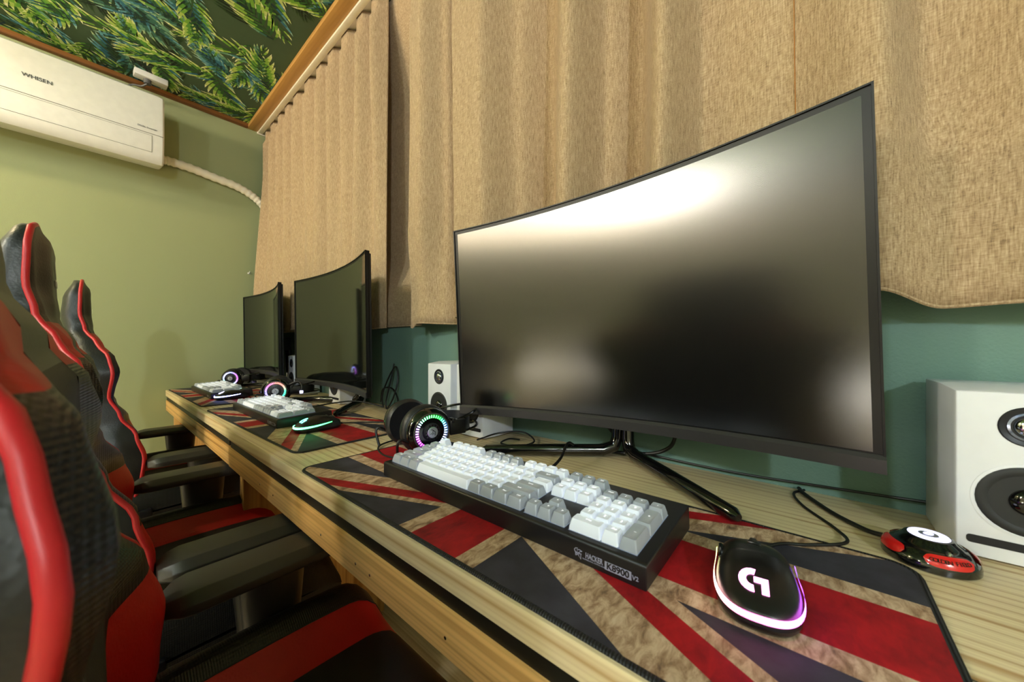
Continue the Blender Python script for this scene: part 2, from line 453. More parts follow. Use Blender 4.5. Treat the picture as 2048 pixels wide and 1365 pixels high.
# ------------------------------------------------------------------ added lamps, all out of view
ADDED_LAMP_LABELS = ['white globe lamp hanging under the leaf-papered ceiling in the middle of the room', 'cool white globe lamp under the ceiling nearest the right wall',
    'warm yellow globe lamp under the ceiling near the back wall', 'warm globe lamp under the ceiling near the right back corner',
    'small warm globe lamp under the ceiling in front of the air conditioner', 'cool white globe lamp on a bracket on the right wall',
    'large warm globe lamp on a short stand on the floor in the back left corner', 'large white globe lamp standing low on the floor by the back wall']  # floor globes are added for the bright patches reflected in the screen
for i, (x, y, z, c, e, r) in enumerate(LIGHTS):
    t = thing('globe_lamp', ADDED_LAMP_LABELS[i], 'lamp', (x, y, z))
    g = NT('lamp_glass'); g.base((.9, .9, .9)); g.emit(tuple(c), e/(PI*4*PI*r*r))
    secs = [(max(.001, r*math.sin(PI*k/12)), -r*math.cos(PI*k/12)) for k in range(13)]
    MB().lathe(secs, 20).build('globe', g.m, t, smooth=80)
    if i < 5:
        MB().lathe([(.045, CEIL-z), (.045, CEIL-z-.012), (.012, CEIL-z-.018), (.012, r-.004), (.03, r-.006), (.03, r-.016)], 20).build('mount', 'white_plastic', t)
    elif i > 5:
        MB().lathe([(.09, -z), (.09, -z+.012), (.014, -z+.02), (.014, -r+.006), (.04, -r+.008), (.04, -r+.02)], 20).build('stand', 'white_plastic', t)
    else:
        MB().lathe([(.05, 0), (.05, .012), (.012, .018), (.012, .07)], 20, M4=T(.13, 0, 0) @ RY(-PI/2)).build('mount', 'white_plastic', t)

# ------------------------------------------------------------------ desks
def desk(x0, x1, yf, label, endpanel=None):
    t = thing('desk', label, 'desk', (0, 0, 0), 0, 'pine desks along the window wall')
    yb = YW-.002
    MB().box((x0, yf, .72), (x1, yb, DZ)).build('tabletop', 'pine', t, bevel=.0018)
    MB().box((x0+.01, yf+.004, .70), (x1-.01, yf+.03, .7205)).build('black_strip', 'black_strip', t)
    MB().box((x0+.0015, yf+.001, .647), (x1-.0015, yf+.022, .70)).build('front_rail', 'pine_front', t, bevel=.0012)
    MB().box((x0+.012, .655, .12), (x1-.012, .672, .72)).build('back_panel', 'pine_front', t, bevel=.001)
    for xa in (x0+.004, x1-.022):
        MB().box((xa, yf+.03, 0.0), (xa+.018, .70, .72)).build('side_panel', wood_panel, t, bevel=.001)
    for xs in screws:
        if x0 < xs < x1: MB().lathe([(.002, 0), (.002, .0006), (.0008, .001)], 8, M4=T(xs, yf+.001, .668) @ RX(PI/2)).build('screw', 'chrome', t)
    return t
screws = [-.95, -.86, -.62, -.50, -.46, -.30]
wood_panel = M['side_panel'] = wood('pine_panel', 'd4a766', '9a6a30', along=(0, 0, 1), lines=26)
desk(-1.2365, .75, .2427, 'long pine desk with the curved matte monitor and red power button')
desk(XF+.003, -1.2395, .2445, 'pine desk butting against the far green wall')

# ------------------------------------------------------------------ desk mats
def mat_mesh():
    Wm, Hm = .809, .303
    body = MB().prism(rrect(Wm-.006, Hm-.006, .022, 6), 0, .0034)
    rim = MB().tube([(x, y, .0021) for x, y in rrect(Wm-.006, Hm-.006, .022, 6)], .0032, 8, closed=True, flat=.62)
    return body, rim
def deskmat(loc, rz, label):
    t = thing('desk_mat', label, 'desk mat', loc, rz, 'union flag desk mats')
    b, r = mat_mesh()
    b.build('printed_cloth', 'flag', t, bevel=0); r.build('stitched_edge', 'stitch', t)
    return t
m1 = deskmat((-.3225, .3965, DZ), 0, 'flag-printed desk mat under the mouse glowing pink')
fr = MB()
for k in range(5):
    a = random.uniform(-.6, .5); fr.tube(catmull([(.404, -.02+.003*k, .002), (.412, -.021+.002*k+a*.004, .003), (.418+.002*k, -.024+a*.01, .001)], 4), .0005, 5)
fr.build('loose_thread', 'rubber', m1)
deskmat((-1.240, .418, DZ), R_(1.2), 'flag-printed desk mat under the mouse glowing green')
deskmat((-2.150, .408, DZ), R_(.6), 'flag-printed desk mat under the mouse glowing blue-white')

# ------------------------------------------------------------------ keyboards
U = .0192; KW = .456; KD = .146
def kb_slope(y): return lerp(.024, .031, y/KD)
def key_mesh(w, h, mat, tall):
    bw, bh = w*U-.0010, h*U-.0010; tw, th = bw-.0052, bh-.0062; H = tall
    def ring(a, b, z, dy=0, r=.0012):
        return [(x, y+dy, z) for x, y in rrect(a, b, r, 1)]
    mb = MB()
    secs = [ring(bw, bh, 0), ring(bw-.0004, bh-.0004, H*.25), ring(tw+.0010, th+.0010, H*.93, .0006), ring(tw, th, H, .0008), ring(tw*.72, th*.8, H-.0008, .0008)]
    mb.loft(secs, caps=True)
    return mb.mesh('key', M[mat], smooth=22)
kmesh = {}
LAYOUT = []          # x(u), y(u), w, h, colour, legend
def row(y, items, x=0.0):
    for it in items:
        if isinstance(it, (int, float)): x += it; continue
        lab, ww, c = it; LAYOUT.append((x+ww/2, y, ww, 1, c, lab)); x += ww
G, Wt = 'key_grey', 'key_white'
row(5.25, [('Esc', 1, Wt), 1]+[('F%d' % i, 1, Wt) for i in range(1, 5)]+[.5]+[('F%d' % i, 1, G) for i in range(5, 9)]+[.5]+[('F%d' % i, 1, Wt) for i in range(9, 13)]+[.25]+[(a, 1, G) for a in ('Prt', 'Scr', 'Pau')])
row(4, [('~', 1, G)]+[(c, 1, Wt) for c in '1234567890-=']+[('Back', 2, G), .25]+[(a, 1, Wt) for a in ('Ins', 'Hom', 'PgU')]+[.25]+[(a, 1, G) for a in ('Num', '/', '*', '-')])
row(3, [('Tab', 1.5, G)]+[(c, 1, Wt) for c in 'QWERTYUIOP[]']+[('\\', 1.5, Wt), .25]+[(a, 1, Wt) for a in ('Del', 'End', 'PgD')]+[.25]+[(a, 1, Wt) for a in '789'])
row(2, [('Caps', 1.75, G)]+[(c, 1, Wt) for c in "ASDFGHJKL;'"]+[('Enter', 2.25, G), 3.5]+[(a, 1, Wt) for a in '456'])
row(1, [('Shift', 2.25, G)]+[(c, 1, Wt) for c in 'ZXCVBNM,./']+[('Shift', 2.75, G), 1.25, ('^', 1, G), 1.25]+[(a, 1, Wt) for a in '123'])
row(0, [('Ctrl', 1.25, G), ('Win', 1.25, G), ('Alt', 1.25, G), ('', 6.25, Wt), ('Alt', 1.25, G), ('Fn', 1.25, G), ('Men', 1.25, G), ('Ctrl', 1.25, G), .25, ('<', 1, G), ('v', 1, G), ('>', 1, G), .25, ('0 Ins', 2, Wt), ('.Del', 1, Wt)])
LAYOUT.append((22.0, 2.5, 1, 2, G, '+')); LAYOUT.append((22.0, .5, 1, 2, G, '_'))
def keyboard(name_label):
    t = thing('keyboard', name_label, 'keyboard', (0, 0, 0), 0, 'backlit mechanical keyboards')
    prof = [(0, .0), (0, .0225), (.0025, .0245), (KD-.003, .0315), (KD, .0285), (KD+.003, .002), (KD+.002, 0)]
    MB().loft([[(x, y, z) for y, z in prof] for x in (0, KW)]).build('case', 'kb_case', t, bevel=.0025, seg=3)
    x0 = (KW-22.5*U)/2; y0 = .0085
    # recessed plates that show between the keys
    pl = MB()
    sl = math.atan2(.007, KD)
    for (a, b, c, d) in ((0, 15, 0, 5), (15.25, 18.25, 3, 5), (15.25, 18.25, 0, 1), (16.25, 17.25, 1, 2), (18.5, 22.5, 0, 5), (0, 1, 5.25, 6.25), (2, 6, 5.25, 6.25), (6.5, 10.5, 5.25, 6.25), (11, 15, 5.25, 6.25), (15.25, 18.25, 5.25, 6.25)):
        ya, yb = y0+c*U, y0+d*U
        pl.add([(x0+a*U, ya, kb_slope(ya)+.0008), (x0+b*U, ya, kb_slope(ya)+.0008), (x0+b*U, yb, kb_slope(yb)+.0008), (x0+a*U, yb, kb_slope(yb)+.0008)], [(0, 1, 2, 3)])
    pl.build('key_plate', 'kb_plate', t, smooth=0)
    lg = []
    for (kx, ky, kw, kh, c, lab) in LAYOUT:
        tall = .0108 + .0005*abs(ky-2.2)
        key = (kw, kh, c, round(tall, 4))
        if key not in kmesh: kmesh[key] = key_mesh(*key)
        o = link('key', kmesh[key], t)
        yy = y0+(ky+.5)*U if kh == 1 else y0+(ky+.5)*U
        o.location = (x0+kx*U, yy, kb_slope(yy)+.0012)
        tilt = sl + R_((2.4-ky)*2.0 if ky < 3 else -(ky-3)*2.0)
        o.rotation_euler = (sl, 0, 0)
        if lab: lg.append((lab, x0+kx*U, yy, kb_slope(yy)+.0012+tall, sl))
    big = bmesh.new()
    cache = {}
    for lab, x, y, z, a in lg:
        if lab not in cache: cache[lab] = text_mesh(lab, .0052 if len(lab) == 1 else .0036, 0)
        me = cache[lab].copy(); me.transform(T(x, y+.0022, z-.0005) @ RX(a)); big.from_mesh(me); bpy.data.meshes.remove(me)
    me = bpy.data.meshes.new('key_legends'); big.to_mesh(me); big.free(); me.materials.append(M['legend'])
    for c_ in cache.values(): bpy.data.meshes.remove(c_)
    tag(link('key_legends', me, t), 'lit letters printed on the keycaps', kind='stuff')
    for i in range(3):
        xx = x0+(19.25+.62*i)*U; yy = y0+5.62*U
        MB().box((-.0014, -.0055, 0), (.0014, .0055, .0008), T(xx, yy, kb_slope(yy)+.0002) @ RX(sl)).build('indicator_light', 'led_green_w' if i == 0 else ('silver' if i == 1 else 'led_off'), t)
    # writing on the front face
    F = lambda x, z: T(x, -.0002, z) @ RX(PI/2)
    text('lettering', 'HACKER', .0062, 'logo_lilac', t, F(KW-.0530, .0106) @ Matrix.Diagonal((.80, 1.25, 1, 1)), bold=.0001)
    text('lettering', 'PROFESSIONAL GAMING GEAR', .0018, 'logo_lilac', t, F(KW-.0535, .0064), extrude=.0001)
    MB().box((KW-.0412, -.0003, .0052), (KW-.0142, .0, .0132)).build('number_plate', 'logo_lilac', t)
    text('lettering', 'K8900', .0082, 'kb_case', t, T(KW-.0277, -.0004, .0092) @ RX(PI/2) @ Matrix.Diagonal((1.06, 1.08, 1, 1)), bold=.0002)
    text('lettering', 'V2', .0056, 'logo_lilac', t, F(KW-.0104, .0086), bold=.0001)
    em = MB()
    E0 = KW-.0715
    for pts, r in (([(0, 17.5), (-3, 17.2), (-5.2, 15), (-4.6, 12.5), (-2.2, 11), (1, 11.2)], .55), ([(-3.6, 11.8), (-3.2, 8.5), (-3.4, 7)], .5), ([(-1, 15.2), (2.5, 16.6), (6.5, 15.2), (4.2, 14.6), (1.2, 12.2), (-.2, 9), (-2.4, 7.4)], .55),
                   ([(2.2, 12.8), (1.2, 8), (4.6, 4.2), (4.6, 11.2), (2.4, 11.2), (5.6, 11.4)], .5), ([(-.6, 13.6), (-2.2, 10.6), (-1.4, 8.4)], .45)):
        em.tube([(E0+x*.00078, -.0001, z*.00074+.0016) for x, z in pts], r*.0008, 5)
    em.build('emblem', 'logo_lilac', t)
    return t
kb = keyboard('white and grey mechanical keyboard beside the mouse glowing pink')
kb.location = (-.573, .3285, DZ+.0034)
for (loc, rz, lab) in (((-1.572, .322, DZ+.0034), R_(.3), 'white and grey mechanical keyboard beside the mouse glowing green'),
                       ((-2.392, .322, DZ+.0034), R_(.0), 'white and grey mechanical keyboard beside the mouse glowing blue-white')):
    c = copy_tree(kb); c.location = loc; c.rotation_euler = (0, 0, rz); c['label'] = lab

# ------------------------------------------------------------------ mice
def mouse(loc, rz, label, colf, logo_col, cable):
    t = thing('computer_mouse', label, 'mouse', loc, rz, 'backlit computer mice')
    Lh, Wh = .058, .0325
    def outl(phi):
        c, s_ = math.cos(phi), math.sin(phi)
        p = 2.9
        r = 1/((abs(c)**p+abs(s_)**p)**(1/p))
        x, y = r*c*Wh, r*s_*Lh
        waist = 1-.05*math.exp(-((y-.012)/.018)**2)
        return x*waist, y
    TP = [(-.058, .0165), (-.050, .0215), (-.038, .0275), (-.02, .0345), (.0, .0375), (.02, .035), (.04, .028), (.058, .0185)]
    def top(y): return interp(TP, y, False)
    zb = .007
    def xo(y):
        a = min(1, abs(y)/Lh); w_ = Wh*(1-a**2.9)**(1/2.9)
        return max(1e-4, w_*(1-.05*math.exp(-((y-.012)/.018)**2)))
    def zat(x, y):
        q = min(1, abs(x)/xo(y)); return zb+(top(y)-zb)*(1-q**3.4)**.5
    def surf(rho, phi, off=0.0):
        ox, oy = outl(phi); x, y = ox*rho, oy*rho
        z = zat(x, y) if rho < .999 else zb
        return (x, y, z+off)
    rh = [0.001, .2, .4, .55, .68, .78, .86, .92, .96, .985, 1.0]
    n = 48
    MB().loft([[surf(r, 2*PI*k/n) for k in range(n)] for r in rh], caps=True).build('top_shell', 'black_satin', t, smooth=60)
    base = [[(outl(2*PI*k/n)[0]*f, outl(2*PI*k/n)[1]*f, z) for k in range(n)] for f, z in ((1.0, zb), (.985, .004), (.93, .0004))]
    MB().loft(base).build('base_shell', 'black_satin', t, smooth=60)
    # light strip round the palm end
    mb = MB(); ph0, ph1 = R_(180-22), R_(360+22); N = 44; pr = []
    for k in range(N+1):
        u = k/N; phi = lerp(ph0, ph1, u); mid = math.sin(PI*u)**.8
        w_ = .0014+.0040*mid; zc_ = lerp(.0215, .0135, mid)
        ox, oy = outl(phi); nrm = Vector((ox/Wh**1.6, oy/Lh**1.6, 0)).normalized()
        a = (ox+nrm.x*.0004, oy+nrm.y*.0004, zc_+w_*.5); b = (ox+nrm.x*.0011, oy+nrm.y*.0011, zc_-w_*.5)
        pr.append((Vector(a), Vector(b), u))
    for (a, b, u), (a2, b2, u2) in zip(pr, pr[1:]):
        mb.add([a, a2, b2, b], [(0, 1, 2, 3)], None, colf(u))
    mb.build('light_strip', 'rgb_strong', t, smooth=0)
    # emblem
    def drop(x, y): return (x, y, zat(x, y)+.0006)
    lg = MB(); cx, cy, sc = -.003, -.034, .0102
    arc = [R_(a) for a in range(75, 276, 20)]
    for a, b in zip(arc, arc[1:]):
        q = [drop(cx+sc*r*math.cos(g)-.001, cy+sc*r*math.sin(g)) for r, g in ((.98, a), (.98, b), (.46, b), (.46, a))]
        lg.add(q, [(0, 1, 2, 3)], None, logo_col)
    for (xa, ya, xb, yb) in ((.0, -.18, .5, .3), (.5, -.18, .98, .3), (.5, -.6, .98, -.18), (.5, -.98, .98, -.6)):
        q = [drop(cx+sc*x_, cy+sc*y_) for x_, y_ in ((xa, ya), (xb, ya), (xb, yb), (xa, yb))]
        lg.add(q, [(0, 1, 2, 3)], None, logo_col)
    lg.build('emblem', 'rgb_strong', t, smooth=0)
    # wheel and its slot
    MB().lathe([(.0085, -.0035), (.0105, -.002), (.0105, .002), (.0085, .0035)], 20, M4=T(0, .036, top(.036)-.0074) @ RY(PI/2)).build('wheel', 'arm_plastic', t)
    MB().box((-.0055, .018, top(.02)-.004), (.0055, .026, top(.02)+.0002)).build('dpi_button', 'black_gloss', t, bevel=.001)
    for sx in (-1, 1):
        if sx < 0: MB().box((-.0298, -.002, .0235), (-.026, .024, .0268)).build('side_button', 'black_gloss', t, bevel=.0015)
    inv = (T(*loc) @ RZ(rz)).inverted()
    pts = [(0, .054, .008), (0, .064, .006)] + [tuple(inv @ Vector(p)) for p in cable]
    MB().tube(catmull(pts, 8), .0018, 8).build('cable', 'rubber', t)
    MB().tube([(0, .054, .008), (0, .066, .0058)], .003, 8).build('cable_sleeve', 'rubber', t)
    return t
def ramp3(cols):
    def f(u):
        k = u*(len(cols)-1); i = min(int(k), len(cols)-2); a, b = lin(cols[i]), lin(cols[i+1]); g = k-i
        return tuple(lerp(a[j], b[j], g) for j in range(3))
    return f
Zc = DZ+.0018
mouse((-.041, .394, DZ+.0034), R_(9), 'black mouse glowing pink and violet on the flag mat', ramp3(['c8e070', 'ffd0c0', 'ff5aa0', 'ff70d0', 'c060ff', '7a50ff']), 'ff8ad8',
      [(-.03, .50, DZ+.007), (-.005, .522, DZ+.0055), (.028, .555, DZ+.006), (.02, .60, Zc), (-.012, .655, Zc), (-.024, .70, Zc), (-.012, .728, Zc)])
mouse((-1.025, .395, DZ+.0034), R_(4), 'black mouse glowing green on the flag mat', ramp3(['20ffa0', '60ffb0', '50ff90', '40ff60']), '60ffe0',
      [(-1.02, .50, DZ+.0055), (-.97, .55, DZ+.0055), (-.90, .62, Zc), (-.86, .69, Zc)])
mouse((-1.898, .385, DZ+.0034), R_(4), 'black mouse glowing blue-white on the flag mat', ramp3(['8080ff', 'a0a0ff', '90a0ff', 'b0b0ff']), 'c0c0ff',
      [(-1.93, .49, DZ+.0055), (-1.90, .56, DZ+.0055), (-1.80, .63, Zc), (-1.79, .69, Zc)])

# ------------------------------------------------------------------ monitors
def monitor(loc, rz, label, roll, tilt, screen, dh=0):
    t = thing('curved_monitor', label, 'monitor', loc, rz, 'curved monitors on the desks')
    Wd, H, Rc = .714, .440, 1.5
    yc, z0 = -.088, .0775-dh; H += dh
    HM = T(0, yc, z0+H/2) @ RX(tilt) @ RY(roll) @ T(0, -yc, -(z0+H/2))
    def fy(x): return yc - x*x/(2*Rc)
    xs = [-Wd/2+Wd*i/28 for i in range(29)]
    def bent(xa, xb, za, zb, ya, yb, nx=28):
        secs = []
        for i in range(nx+1):
            x = lerp(xa, xb, i/nx); f0 = fy(x); a = ya(x) if callable(ya) else ya; b = yb(x) if callable(yb) else yb
            secs.append([(x, f0+a, za), (x, f0+b, za), (x, f0+b, zb), (x, f0+a, zb)])
        return MB().loft(secs, M4=HM)
    bent(-Wd/2, Wd/2, z0, z0+H, .003, .014).build('frame', 'bezel', t, bevel=.0015)
    bent(-Wd/2+.006, Wd/2-.006, z0+.006, z0+H-.006, .0135, lambda x: .020+.012*(1-min(1, abs(x)/.3)**2)).build('rear_housing', 'black_matte', t, bevel=.003)
    # thin raised bezel around the glass
    for (xa, xb, za, zb) in ((-Wd/2, -Wd/2+.0022, z0, z0+H), (Wd/2-.0022, Wd/2, z0, z0+H), (-Wd/2, Wd/2, z0+H-.0022, z0+H)):
        bent(xa, xb, za, zb, -.0006, .004, 28 if xb-xa > .1 else 1).build('bezel_rim', 'bezel', t)
    # chin: slanted strip under the screen
    secs = []
    for x in xs:
        f0 = fy(x); secs.append([(x, f0-.0035, z0), (x, f0+.004, z0), (x, f0+.004, z0+.0205), (x, f0+.0005, z0+.0205), (x, f0-.0035, z0+.016)])
    MB().loft(secs, M4=HM).build('chin', 'chin', t)
    bent(-Wd/2+.0022, Wd/2-.0022, z0+.0205, z0+H-.0022, .0018, .0035).build('screen_border', 'screen_border', t)
    bent(-Wd/2+.010, Wd/2-.010, z0+.0225, z0+H-.010, .0015, .0030, 40).build('screen', screen, t)
    # stand: double column, V shaped feet
    for sx in (-1, 1):
        MB().tube([(sx*.010, .0, .26), (sx*.010, .004, .20), (sx*.010, .008, .10), (sx*.011, .006, .040), (sx*.016, 0, .022), (sx*.035, -.014, .0135), (sx*.12, -.085, .0145), (sx*.222, -.168, .0135), (sx*.228, -.173, .0125)],
                  [.0125, .0125, .0125, .0125, .0125, .0125, .0115, .0095, .0050], 12, flat=.98).build('stand_leg', 'black_gloss', t)
    MB().box((-.030, -.047, .205), (.030, .010, .275)).build('neck', 'black_matte', t, bevel=.006)
    return t
monitor((-.3005, .700, DZ), 0, 'large curved monitor with a matte screen beside the red power button', R_(-1.5), R_(1.8), 'screen_matte')
monitor((-1.376, .684, DZ), R_(-3.5), 'large curved monitor above the mouse glowing green', R_(-.3), R_(.6), 'screen_gloss', .008)
monitor((-2.196, .690, DZ), R_(-2.5), 'large curved monitor beside the far green wall', R_(-.3), R_(.6), 'screen_gloss')

# ------------------------------------------------------------------ speakers
def speaker(x0, yf, yb, label):
    t = thing('desktop_speaker', label, 'speaker', (x0, yf, DZ), 0, 'white desktop speakers')
    w_, h, d = .107, .186, yb-yf; ch = .010
    # cabinet, edges leaning in towards the baffle
    secs = []
    for y, i in ((d, 0), (d*.36, 0), (.0045, .0045), (0, .0055)):
        secs.append([(x, y, z) for x, z in ((i, .002+i*.2), (w_-i, .002+i*.2), (w_-i, h-i), (i, h-i))])
    MB().loft(secs).build('cabinet', 'speaker', t, bevel=.0012)
    W2 = lambda z: T(w_/2, 0, z) @ RX(PI/2)
    MB().lathe([(.0385, -.001), (.0385, .0006), (.036, .0012), (.035, .0)], 36, M4=W2(.0695), caps=False).build('woofer_ring', 'speaker', t)
    wf = MB().lathe([(.0355, .0008), (.0335, .0022), (.029, .0022), (.0265, .0006), (.015, -.0006), (.0148, -.0006), (.001, -.001)], 36, M4=W2(.0695)).build('woofer_cone', 'cone', t)
    MB().lathe([(.0145, -.001), (.0125, .0032), (.008, .0062), (.001, .0074)], 24, M4=W2(.0695)).build('dust_cap', 'black_gloss', wf)
    tw = MB().lathe([(.0205, .0004), (.0195, .0014), (.016, .0006), (.0135, -.0004), (.001, -.0006)], 32, M4=W2(.1465)).build('tweeter_ring', 'steel_dark', t)
    MB().lathe([(.0145, .0), (.0145, .0012), (.0125, .0018), (.0122, .0008)], 28, M4=W2(.1465), caps=False).build('tweeter_trim', 'dome_blue', tw)
    MB().lathe([(.0105, .0), (.0095, .0022), (.006, .0046), (.001, .0054)], 24, M4=W2(.1465)).build('tweeter_dome', 'chrome', tw)
    MB().prism(rrect(.082, .0085, .003, 4), 0, .0006, M4=W2(.0215)).build('bass_port', 'steel_dark', t)
    return t
speaker(.114, .617, .722, 'white desktop speaker beside the red power button')
speaker(-.7165, .615, .722, 'white desktop speaker behind the matte curved monitor')
speaker(-.827, .606, .722, 'white desktop speaker behind the headset with green and purple ring')
speaker(-1.505, .62, .722, 'white desktop speaker under the curved monitor above the green-lit mouse')
speaker(-1.957, .615, .722, 'white desktop speaker between the two farthest curved monitors')
speaker(-2.553, .615, .722, 'white desktop speaker behind the monitor by the far wall')

# ------------------------------------------------------------------ power button
def power_button(loc, rz):
    t = thing('power_button', 'round black desktop power button with red panels and lit top', 'power button', loc, 0)
    prof = [(.034, 0), (.0358, .0016), (.0358, .0065), (.0345, .0105), (.0285, .0178), (.0262, .0192), (.0250, .0196), (.0235, .0215), (.0195, .0246), (.0185, .0262), (.0172, .0268), (.001, .0268)]
    MB().lathe(prof, 56).build('body', 'black_gloss', t)
    MB().lathe([(.0155, .0268), (.0150, .0277), (.0080, .0280), (.0075, .0268)], 40, caps=False).build('light_ring', 'led_white', t)
    MB().lathe([(.0078, .0268), (.0074, .0279), (.001, .0281)], 28).build('push_disc', 'silver', t)
    g = MB()
    for a0, r0 in ((0, .0034), (180, .0034)):
        pts = [(r0*(1-.006*k)*math.cos(R_(a0+k*8)) , r0*(1-.022*k)*math.sin(R_(a0+k*8)), .0284) for k in range(22)]
        g.tube(pts, .0006, 5)
    g.build('swirl_mark', 'led_white', t)
    def on(ang, s_, off=.0006):     # point on the sloping side, s 0 bottom .. 1 top
        r = lerp(.0354, .0276, s_); z = lerp(.0080, .0186, s_); bul = .0013*math.sin(PI*s_)
        return ((r+off+bul)*math.cos(ang), (r+off+bul)*math.sin(ang), z+off*.6+bul)
    for k in range(4):
        ac = rz + k*PI/2; mb = MB(); hw = R_(33); N = 20
        rowsv = []
        for i in range(N+1):
            u = -1+2*i/N; ext = (1-abs(u)**5)**.5 if abs(u) < 1 else 0
            rowsv.append([on(ac+u*hw, .5+(j/6-.5)*.92*max(ext, .05), .0007) for j in range(7)])
        mb.grid(lambda a, b: rowsv[a][b], range(N+1), range(7))
        mb.build('red_panel', 'red_gloss', t, smooth=80)
        if k == 0:
            word = 'GOLDEN FIELD'; step = R_(47)/(len(word)-1)
            for i, ch in enumerate(word):
                if ch == ' ': continue
                a = ac + (i-(len(word)-1)/2)*step
                p = Vector(on(a, .48, .0011))
                nrm = Vector((math.cos(a)*.78, math.sin(a)*.78, .62)).normalized(); tx = Vector((-math.sin(a), math.cos(a), 0)); ty = nrm.cross(tx)
                Mx = Matrix((tx, ty, nrm)).transposed().to_4x4(); Mx.translation = p
                text('letter', ch, .0052, 'black_gloss', t, Mx, extrude=.0002, bold=.00005)
    p = Vector(on(rz+R_(4), 1.18, 0.0008))
    MB().lathe([(.0026, -.001), (.0028, .0002), (.0014, .0018), (.0003, .0021)], 8, M4=T(p.x, p.y, p.z) @ RZ(rz) @ RY(R_(45))).build('gem_light', 'chrome', t, smooth=20)
    MB().tube(catmull([(-.030, .018, .008), (-.045, .032, .0045), (-.075, .07, .003), (-.105, .125, .003), (-.112, .148, .003)], 8), .0028, 8).build('cable', 'rubber', t)
    return t
power_button((.0935, .5805, DZ), R_(-72))

# ------------------------------------------------------------------ headsets
def headset(loc, rz, label, cols, mic=False):
    t = thing('headset', label, 'headset', loc, rz, 'headsets with lit ear cups')
    ro = .052; zc = ro+.002; gap = .068
    for side in (1, -1):
        Mx = T(side*gap, 0, zc) @ RY(side*PI/2) @ RZ(0)
        # z axis of the lathe points outwards
        MB().lathe([(.030, -.030), (.047, -.034), (.0518, -.028), (.0525, -.018), (.049, -.010), (.044, -.007)], 40, M4=Mx).build('ear_cushion', 'pu_black', t)
        cup = MB().lathe([(.044, -.010), (.0475, -.004), (.0475, .004), (.0445, .010), (.0395, .0135), (.0385, .0128), (.0365, .0122), (.001, .0122)], 48, M4=Mx).build('ear_cup', 'black_gloss', t)
        MB().lathe([(.0395, .0128), (.0388, .0150), (.0360, .0152), (.0352, .0130)], 48, M4=Mx, caps=False).build('silver_ring', 'cup_grey', cup)
        ring = MB(); N = 40
        for k in range(N):
            a = 2*PI*k/N; c = cols((.5-k/N) % 1.0)
            ring.box((.0285, -.00105, .0124), (.0342, .00105, .0136), Mx @ RZ(a), col=c)
        ring.build('light_ring', 'rgb', cup, smooth=0)
        MB().lathe([(.0185, .0122), (.0180, .0150), (.0130, .0160), (.0125, .0175), (.001, .0180)], 24, M4=Mx).build('hub', 'steel_dark', cup)
        gear = MB()
        for k in range(14): gear.box((.0125, -.0009, .0150), (.0155, .0009, .0172), Mx @ RZ(2*PI*k/14))
        gear.build('hub_teeth', 'black_gloss', cup)
        MB().lathe([(.0112, .0178), (.0106, .0190), (.001, .0194)], 24, M4=Mx).build('hub_cap', 'silver', cup)
        sw = MB()
        for pts in ([(-.006, -.002), (-.001, .005), (.006, .004)], [(-.006, -.005), (-.005, .000), (.001, -.001), (.003, -.006)], [(0.001, .002), (.005, -.002)]):
            sw.tube([tuple(Mx @ Vector((x, y, .0194))) for x, y in pts], .0006, 5)
        sw.build('emblem', 'black_gloss', cup)
        # hinge block at the band side
        MB().box((side*gap-.014, .046, zc-.016), (side*gap+.006, .085, zc+.016)).build('hinge', 'black_satin', t, bevel=.003)
        MB().box((side*gap-.010, .050, zc+.010), (side*gap+.008, .058, zc+.020)).build('slider', 'black_satin', t, bevel=.002)
        # strain relief at the lower end of the cup
        MB().tube(catmull([(side*gap, -.040, zc-.020), (side*gap, -.058, zc-.010), (side*gap, -.066, zc-.018), (side*gap-.01*side, -.062, .006)], 6), .0028, 8).build('lead', 'rubber', t)
    # band: two spring wires and a padded strap
    for dz in (-.014, .014):
        pts = [( (gap-.004)*math.cos(a), .068+.082*math.sin(a), zc+dz+.018*math.sin(a)*(1 if dz > 0 else .2)) for a in [PI*k/28 for k in range(29)]]
        MB().tube(pts, .0030, 8).build('band_wire', 'black_gloss', t)
    secs = []
    for k in range(25):
        a = PI*(.12+.76*k/24); x, y = (gap-.014)*math.cos(a), .064+.066*math.sin(a)
        x2, y2 = (gap-.0155)*math.cos(a), .0625+.0645*math.sin(a)
        secs.append([(x, y, zc-.016), (x, y, zc+.016), (x2, y2, zc+.016), (x2, y2, zc-.016)])
    MB().loft(secs).build('strap', 'steel_dark', t)
    MB().tube(catmull([(gap-.004, -.06, .006), (.0, -.075, .0035), (-.07, -.055, .0035), (-.10, .02, .0035), (-.085, .09, .0035), (-.07, .13, .0035)], 8), .002, 8).build('cable', 'rubber', t)
    if mic:
        MB().tube(catmull([(gap, .04, zc+.02), (gap+.02, .075, zc+.035), (gap+.045, .09, zc+.02), (gap+.05, .088, zc+.0)], 6), .0035, 8).build('mic_boom', 'steel_dark', t)
        MB().lathe([(.001, -.006), (.006, -.005), (.0065, .005), (.001, .007)], 12, M4=T(gap+.05, .088, zc-.004)).build('mic_tip', 'led_white', t)
    return t
headset((-.673, .464, DZ+.0002), R_(-12), 'black headset with a green and purple lit ring beside the keyboard near the pink-lit mouse', ramp3(['50ff60', '30ff50', '70b0ff', 'b0c0ff', 'c0d0ff', 'a0b0ff', 'e040ff', 'f060ff', 'c090ff', '70ffa0', '50ff60']))
headset((-1.662, .488, DZ+.0002), R_(-22), 'black headset with a red and teal lit ring behind the middle keyboard', ramp3(['ff6a60', 'ff8070', '40e0a0', '40ffc0', '80e0ff', 'b0b0ff', '9080ff', 'ff60c0', 'ff6a60']), True)
